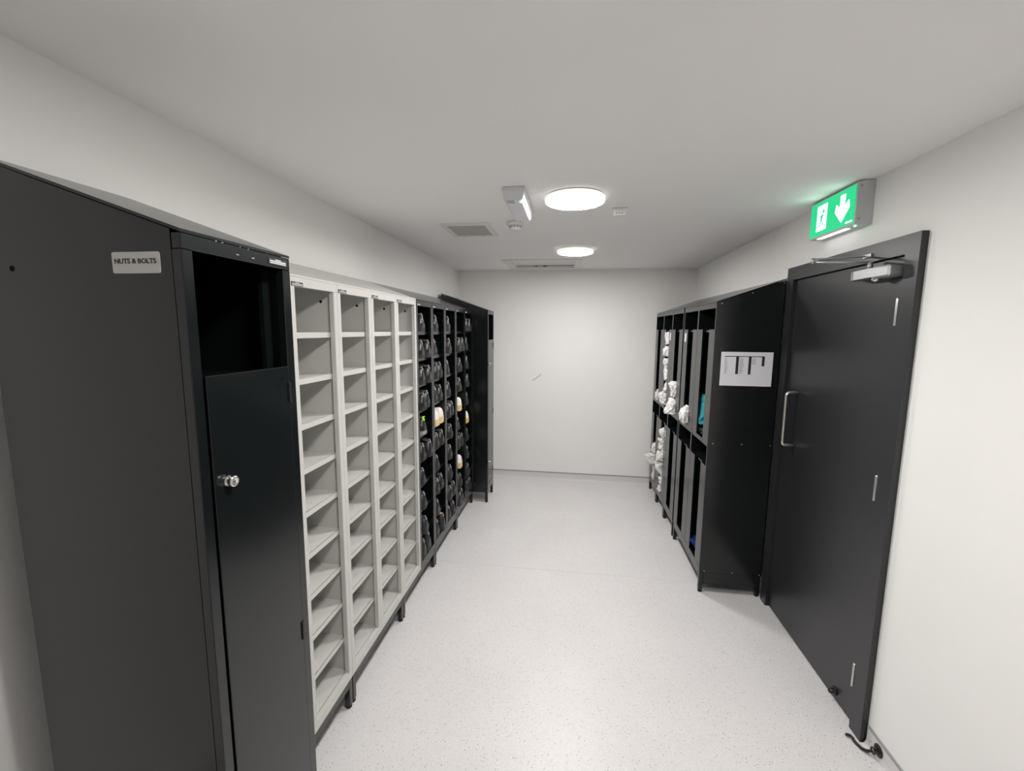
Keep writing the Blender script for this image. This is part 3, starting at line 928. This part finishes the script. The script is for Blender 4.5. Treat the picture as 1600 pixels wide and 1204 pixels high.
def shoe_proto(name, upper_mat, sole_mat, lace_mat, hscale=1.0, clog=False, boot=False, insole=None):
    """toe towards +X, sole on z=0, heel at x=-0.145; the racks hold them heel outwards"""
    root = bpy.data.objects.new(name, None)
    root.empty_display_size = 0.03
    st_ = [(-0.143, 0.022, 0.048), (-0.139, 0.033, 0.080), (-0.131, 0.037, 0.100), (-0.118, 0.039, 0.110), (-0.095, 0.039, 0.110), (-0.050, 0.039, 0.106), (-0.015, 0.038, 0.116), (0.010, 0.040, 0.108),
           (0.040, 0.043, 0.090), (0.072, 0.047, 0.073), (0.104, 0.046, 0.063), (0.128, 0.036, 0.053), (0.140, 0.018, 0.040)]
    if clog:
        st_ = [(-0.143, 0.024, 0.062), (-0.139, 0.035, 0.092), (-0.131, 0.039, 0.106), (-0.118, 0.041, 0.112), (-0.095, 0.041, 0.110), (-0.055, 0.041, 0.106), (-0.010, 0.041, 0.104), (0.030, 0.044, 0.102),
               (0.070, 0.047, 0.092), (0.105, 0.046, 0.078), (0.128, 0.037, 0.062), (0.140, 0.020, 0.045)]
    if boot:
        st_ = [(x, w_, h * (1.16 if x < 0.03 else 1.05)) for x, w_, h in st_]
    sole_h = 0.046 if clog else 0.024

    def put(nm, bm, mat, par, smooth=True):
        bmesh.ops.recalc_face_normals(bm, faces=bm.faces)
        me = bpy.data.meshes.new(nm)
        for f_ in bm.faces:
            f_.smooth = smooth
        bm.to_mesh(me)
        bm.free()
        me.materials.append(MATS[mat])
        o = bpy.data.objects.new(nm, me)
        o.parent = par
        return o
    parts = []
    bm = bmesh.new()
    rings = []
    for x, w_, h in st_:
        h *= hscale
        ring_ = []
        for k in range(11):
            a = math.pi * k / 10
            cx = math.cos(a)
            sz = math.sin(a)
            narrow = 1.0 - 0.58 * sz ** 1.5 if h > 0.06 else 1.0 - 0.25 * sz ** 2
            ring_.append(bm.verts.new((x, math.copysign(abs(cx) ** 0.55, cx) * w_ * narrow, sole_h * 0.8 + (h - sole_h * 0.8) * sz ** 0.85)))
        rings.append(ring_)
    for a, c in zip(rings, rings[1:]):
        for k in range(10):
            bm.faces.new((a[k], a[k + 1], c[k + 1], c[k]))
    for e in (rings[0], rings[-1]):
        bm.faces.new(e)
    parts.append((put('upper', bm, upper_mat, root), []))
    # sole outline
    bm = bmesh.new()
    out = [(x, w_ + 0.004) for x, w_, h in st_]
    poly_ = [(x, -w_) for x, w_ in out] + [(x, w_) for x, w_ in reversed(out)]
    poly_ = [(-0.144, 0.0)] + poly_[:len(out)] + [(0.145, 0.0)] + poly_[len(out):]
    aprism(bm, [(x, y, 0.0) for x, y in poly_], (0, 0, sole_h))
    so = put('sole', bm, sole_mat, root, False)
    parts.append((so, []))
    # collar and dark opening
    if not clog:
        bm = bmesh.new()
        hh = 0.107 * hscale * (1.16 if boot else 1.0)
        ell = [(-0.085 + 0.042 * math.cos(a), 0.024 * math.sin(a), hh + 0.004 + 0.006 * math.cos(a)) for a in [i * 2 * math.pi / 16 for i in range(17)]]
        atube(bm, ell, 0.0055, 6)
        co = put('collar', bm, upper_mat, root)
        bm = bmesh.new()
        vs = [bm.verts.new((p[0], p[1], p[2] + 0.0045)) for p in ell[:-1]]
        bm.faces.new(vs)
        ln = put('lining', bm, insole or 'shoe_lining', co, False)
        parts.append((co, [ln]))
        bm = bmesh.new()
        for k in range(5):
            t_ = k / 4
            x = -0.004 + 0.062 * t_
            h = (0.1135 - 0.031 * t_) * hscale * ((1.16 - 0.1 * t_) if boot else 1.0)
            wd = 0.016 + 0.004 * t_
            atube(bm, [(x - 0.004, -wd, h - 0.009), (x, -wd * 0.5, h + 0.001), (x + 0.002, 0.0, h + 0.003), (x, wd * 0.5, h + 0.001), (x - 0.004, wd, h - 0.009)], 0.0028, 5)
        if lace_mat == 'lace_green':
            for s_ in (-1, 1):
                atube(bm, [(-0.010, 0, 0.118), (-0.002, 0.012 * s_, 0.128), (0.014, 0.022 * s_, 0.120), (0.016, 0.008 * s_, 0.114), (-0.008, 0, 0.118)], 0.0042, 5)
        parts.append((put('laces', bm, lace_mat, root), []))
        bm = bmesh.new()
        h0 = 0.116 * hscale * (1.16 if boot else 1.0)
        aprism(bm, [(-0.026, -0.016, h0 + 0.010), (-0.026, 0.016, h0 + 0.010), (0.002, 0.015, h0 - 0.006), (0.002, -0.015, h0 - 0.006)], (0.003, 0, 0.004))
        parts.append((put('tongue', bm, upper_mat, root, False), []))
        # pull tab on the heel and the stiff heel counter
        bm = bmesh.new()
        zt_ = 0.104 * hscale * (1.16 if boot else 1.0)
        aprism(bm, [(-0.1335, -0.011, zt_ - 0.016), (-0.1335, 0.011, zt_ - 0.016), (-0.1235, 0.009, zt_ + 0.010), (-0.1235, -0.009, zt_ + 0.010)], (-0.004, 0, 0.001))
        if lace_mat == 'lace_green':
            for s_ in (-1, 1):
                atube(bm, [(-0.128, 0, zt_ + 0.004), (-0.134, 0.012 * s_, zt_ + 0.009), (-0.130, 0.022 * s_, zt_ + 0.002)], 0.0035, 5)
        parts.append((put('heel_tab', bm, lace_mat if lace_mat == 'lace_green' else 'shoe_tab', root, False), []))
        bm = bmesh.new()
        for x0_, x1_, w0_, w1_ in ((-0.1445, -0.1405, 0.022, 0.033), (-0.1405, -0.120, 0.035, 0.0405)):
            for s_ in (-1, 1):
                aprism(bm, [(x0_, s_ * w0_, 0.024), (x1_, s_ * w1_, 0.024), (x1_ + 0.002, s_ * w1_ * 0.97, 0.052), (x0_ + 0.002, s_ * w0_ * 0.97, 0.050)], (0.0015, 0, 0))
        aprism(bm, [(-0.1447, -0.022, 0.024), (-0.1447, 0.022, 0.024), (-0.1437, 0.021, 0.050), (-0.1437, -0.021, 0.050)], (0.0012, 0, 0))
        parts.append((put('heel_counter', bm, upper_mat, root, False), []))
    else:
        bm = bmesh.new()
        atube(bm, [(0.022, -0.041, 0.034), (0.012, -0.032, 0.085), (0.006, 0.0, 0.104), (0.012, 0.032, 0.085), (0.022, 0.041, 0.034)], 0.004, 6)
        parts.append((put('strap', bm, upper_mat, root), []))
    return root, parts


PROTO = {
    'black': shoe_proto('work_shoe', 'shoe_leather', 'shoe_sole_black', 'shoe_lace_black'),
    'green': shoe_proto('work_shoe', 'shoe_leather', 'chipped_metal', 'lace_green'),
    'boot': shoe_proto('work_boot', 'shoe_leather', 'shoe_sole_black', 'shoe_lace_black', boot=True),
    'gold': shoe_proto('work_boot', 'shoe_leather', 'shoe_sole_black', 'shoe_lace_black', boot=True, insole='insole_gold'),
    'clog': shoe_proto('clog', 'clog_white', 'clog_tan', None, clog=True),
    'clog2': shoe_proto('clog', 'clog_white', 'clog_orange', None, clog=True),
}
DESC = {'black': 'black lace-up shoe', 'green': 'lime-tabbed black shoe', 'boot': 'black ankle boot', 'gold': 'black boot with tan insole',
        'clog': 'white clog with tan sole', 'clog2': 'white clog with orange sole'}


def place_shoe(kind, loc, rz, label, rx=0.0, ry=0.0):
    root, parts = PROTO[kind]
    r = root.copy()
    COL.objects.link(r)
    r.location = loc
    r.rotation_euler = (rx, ry, rz)
    for p, subs in parts:
        c = p.copy()
        COL.objects.link(c)
        c.parent = r
        for s_ in subs:
            d = s_.copy()
            COL.objects.link(d)
            d.parent = c
    tag(r, label, 'shoe', 'shoes in the black racks')
    return r


# rows top (1) to bottom (10) per rack: kind and how many shoes show; 0 = empty
B1, B2 = ('black', 1), ('black', 2)
LAYOUT = [
    [B1, B2, B2, B2, ('green', 1), B2, B1, B1, B1, ('boot', 2)],
    [B1, B1, B2, B2, ('clog', 2), B2, B1, B2, B1, ('gold', 2)],
    [B1, B1, B1, B1, B2, B1, B1, B1, B2, B2],
    [None, B2, B1, B1, ('clog', 1), B1, B2, ('clog', 1), B1, B2],
    [B2, B1, B1, B1, B1, ('clog2', 1), B1, B1, B1, B2],
]
rackname = ['first', 'second', 'third', 'fourth', 'fifth']
random.seed(33)
for ci, colm in enumerate(LAYOUT):
    y0 = SY_0 + ci * SW
    for ri, ent in enumerate(colm):
        if not ent:
            continue
        kind, n = ent
        k = 9 - ri
        z = 0.181 + 0.167 * k + 0.0006
        ctr = y0 + SW / 2
        turn = math.pi + math.radians(random.uniform(-4, 4) if n == 2 else random.uniform(-6, 6))
        offs = (-0.0575, 0.0525) if n == 2 else (-0.012,) if kind == 'green' else (-0.050,)
        for j, dv in enumerate(offs):
            if n == 2:
                lab = '%s %s, %s shelf of %s shoe rack from the grey' % (('nearer', 'farther')[j], DESC[kind], ORD[ri], rackname[ci])
            else:
                lab = 'single %s, %s shelf of %s shoe rack from the grey lockers' % (DESC[kind], ORD[ri], rackname[ci])
            lift = 0.0
            xx = LF - 0.150 + random.uniform(0.004, 0.026)
            place_shoe(kind, (xx, ctr + dv + random.uniform(-0.001, 0.001) - 0.004, z + lift), turn, lab)
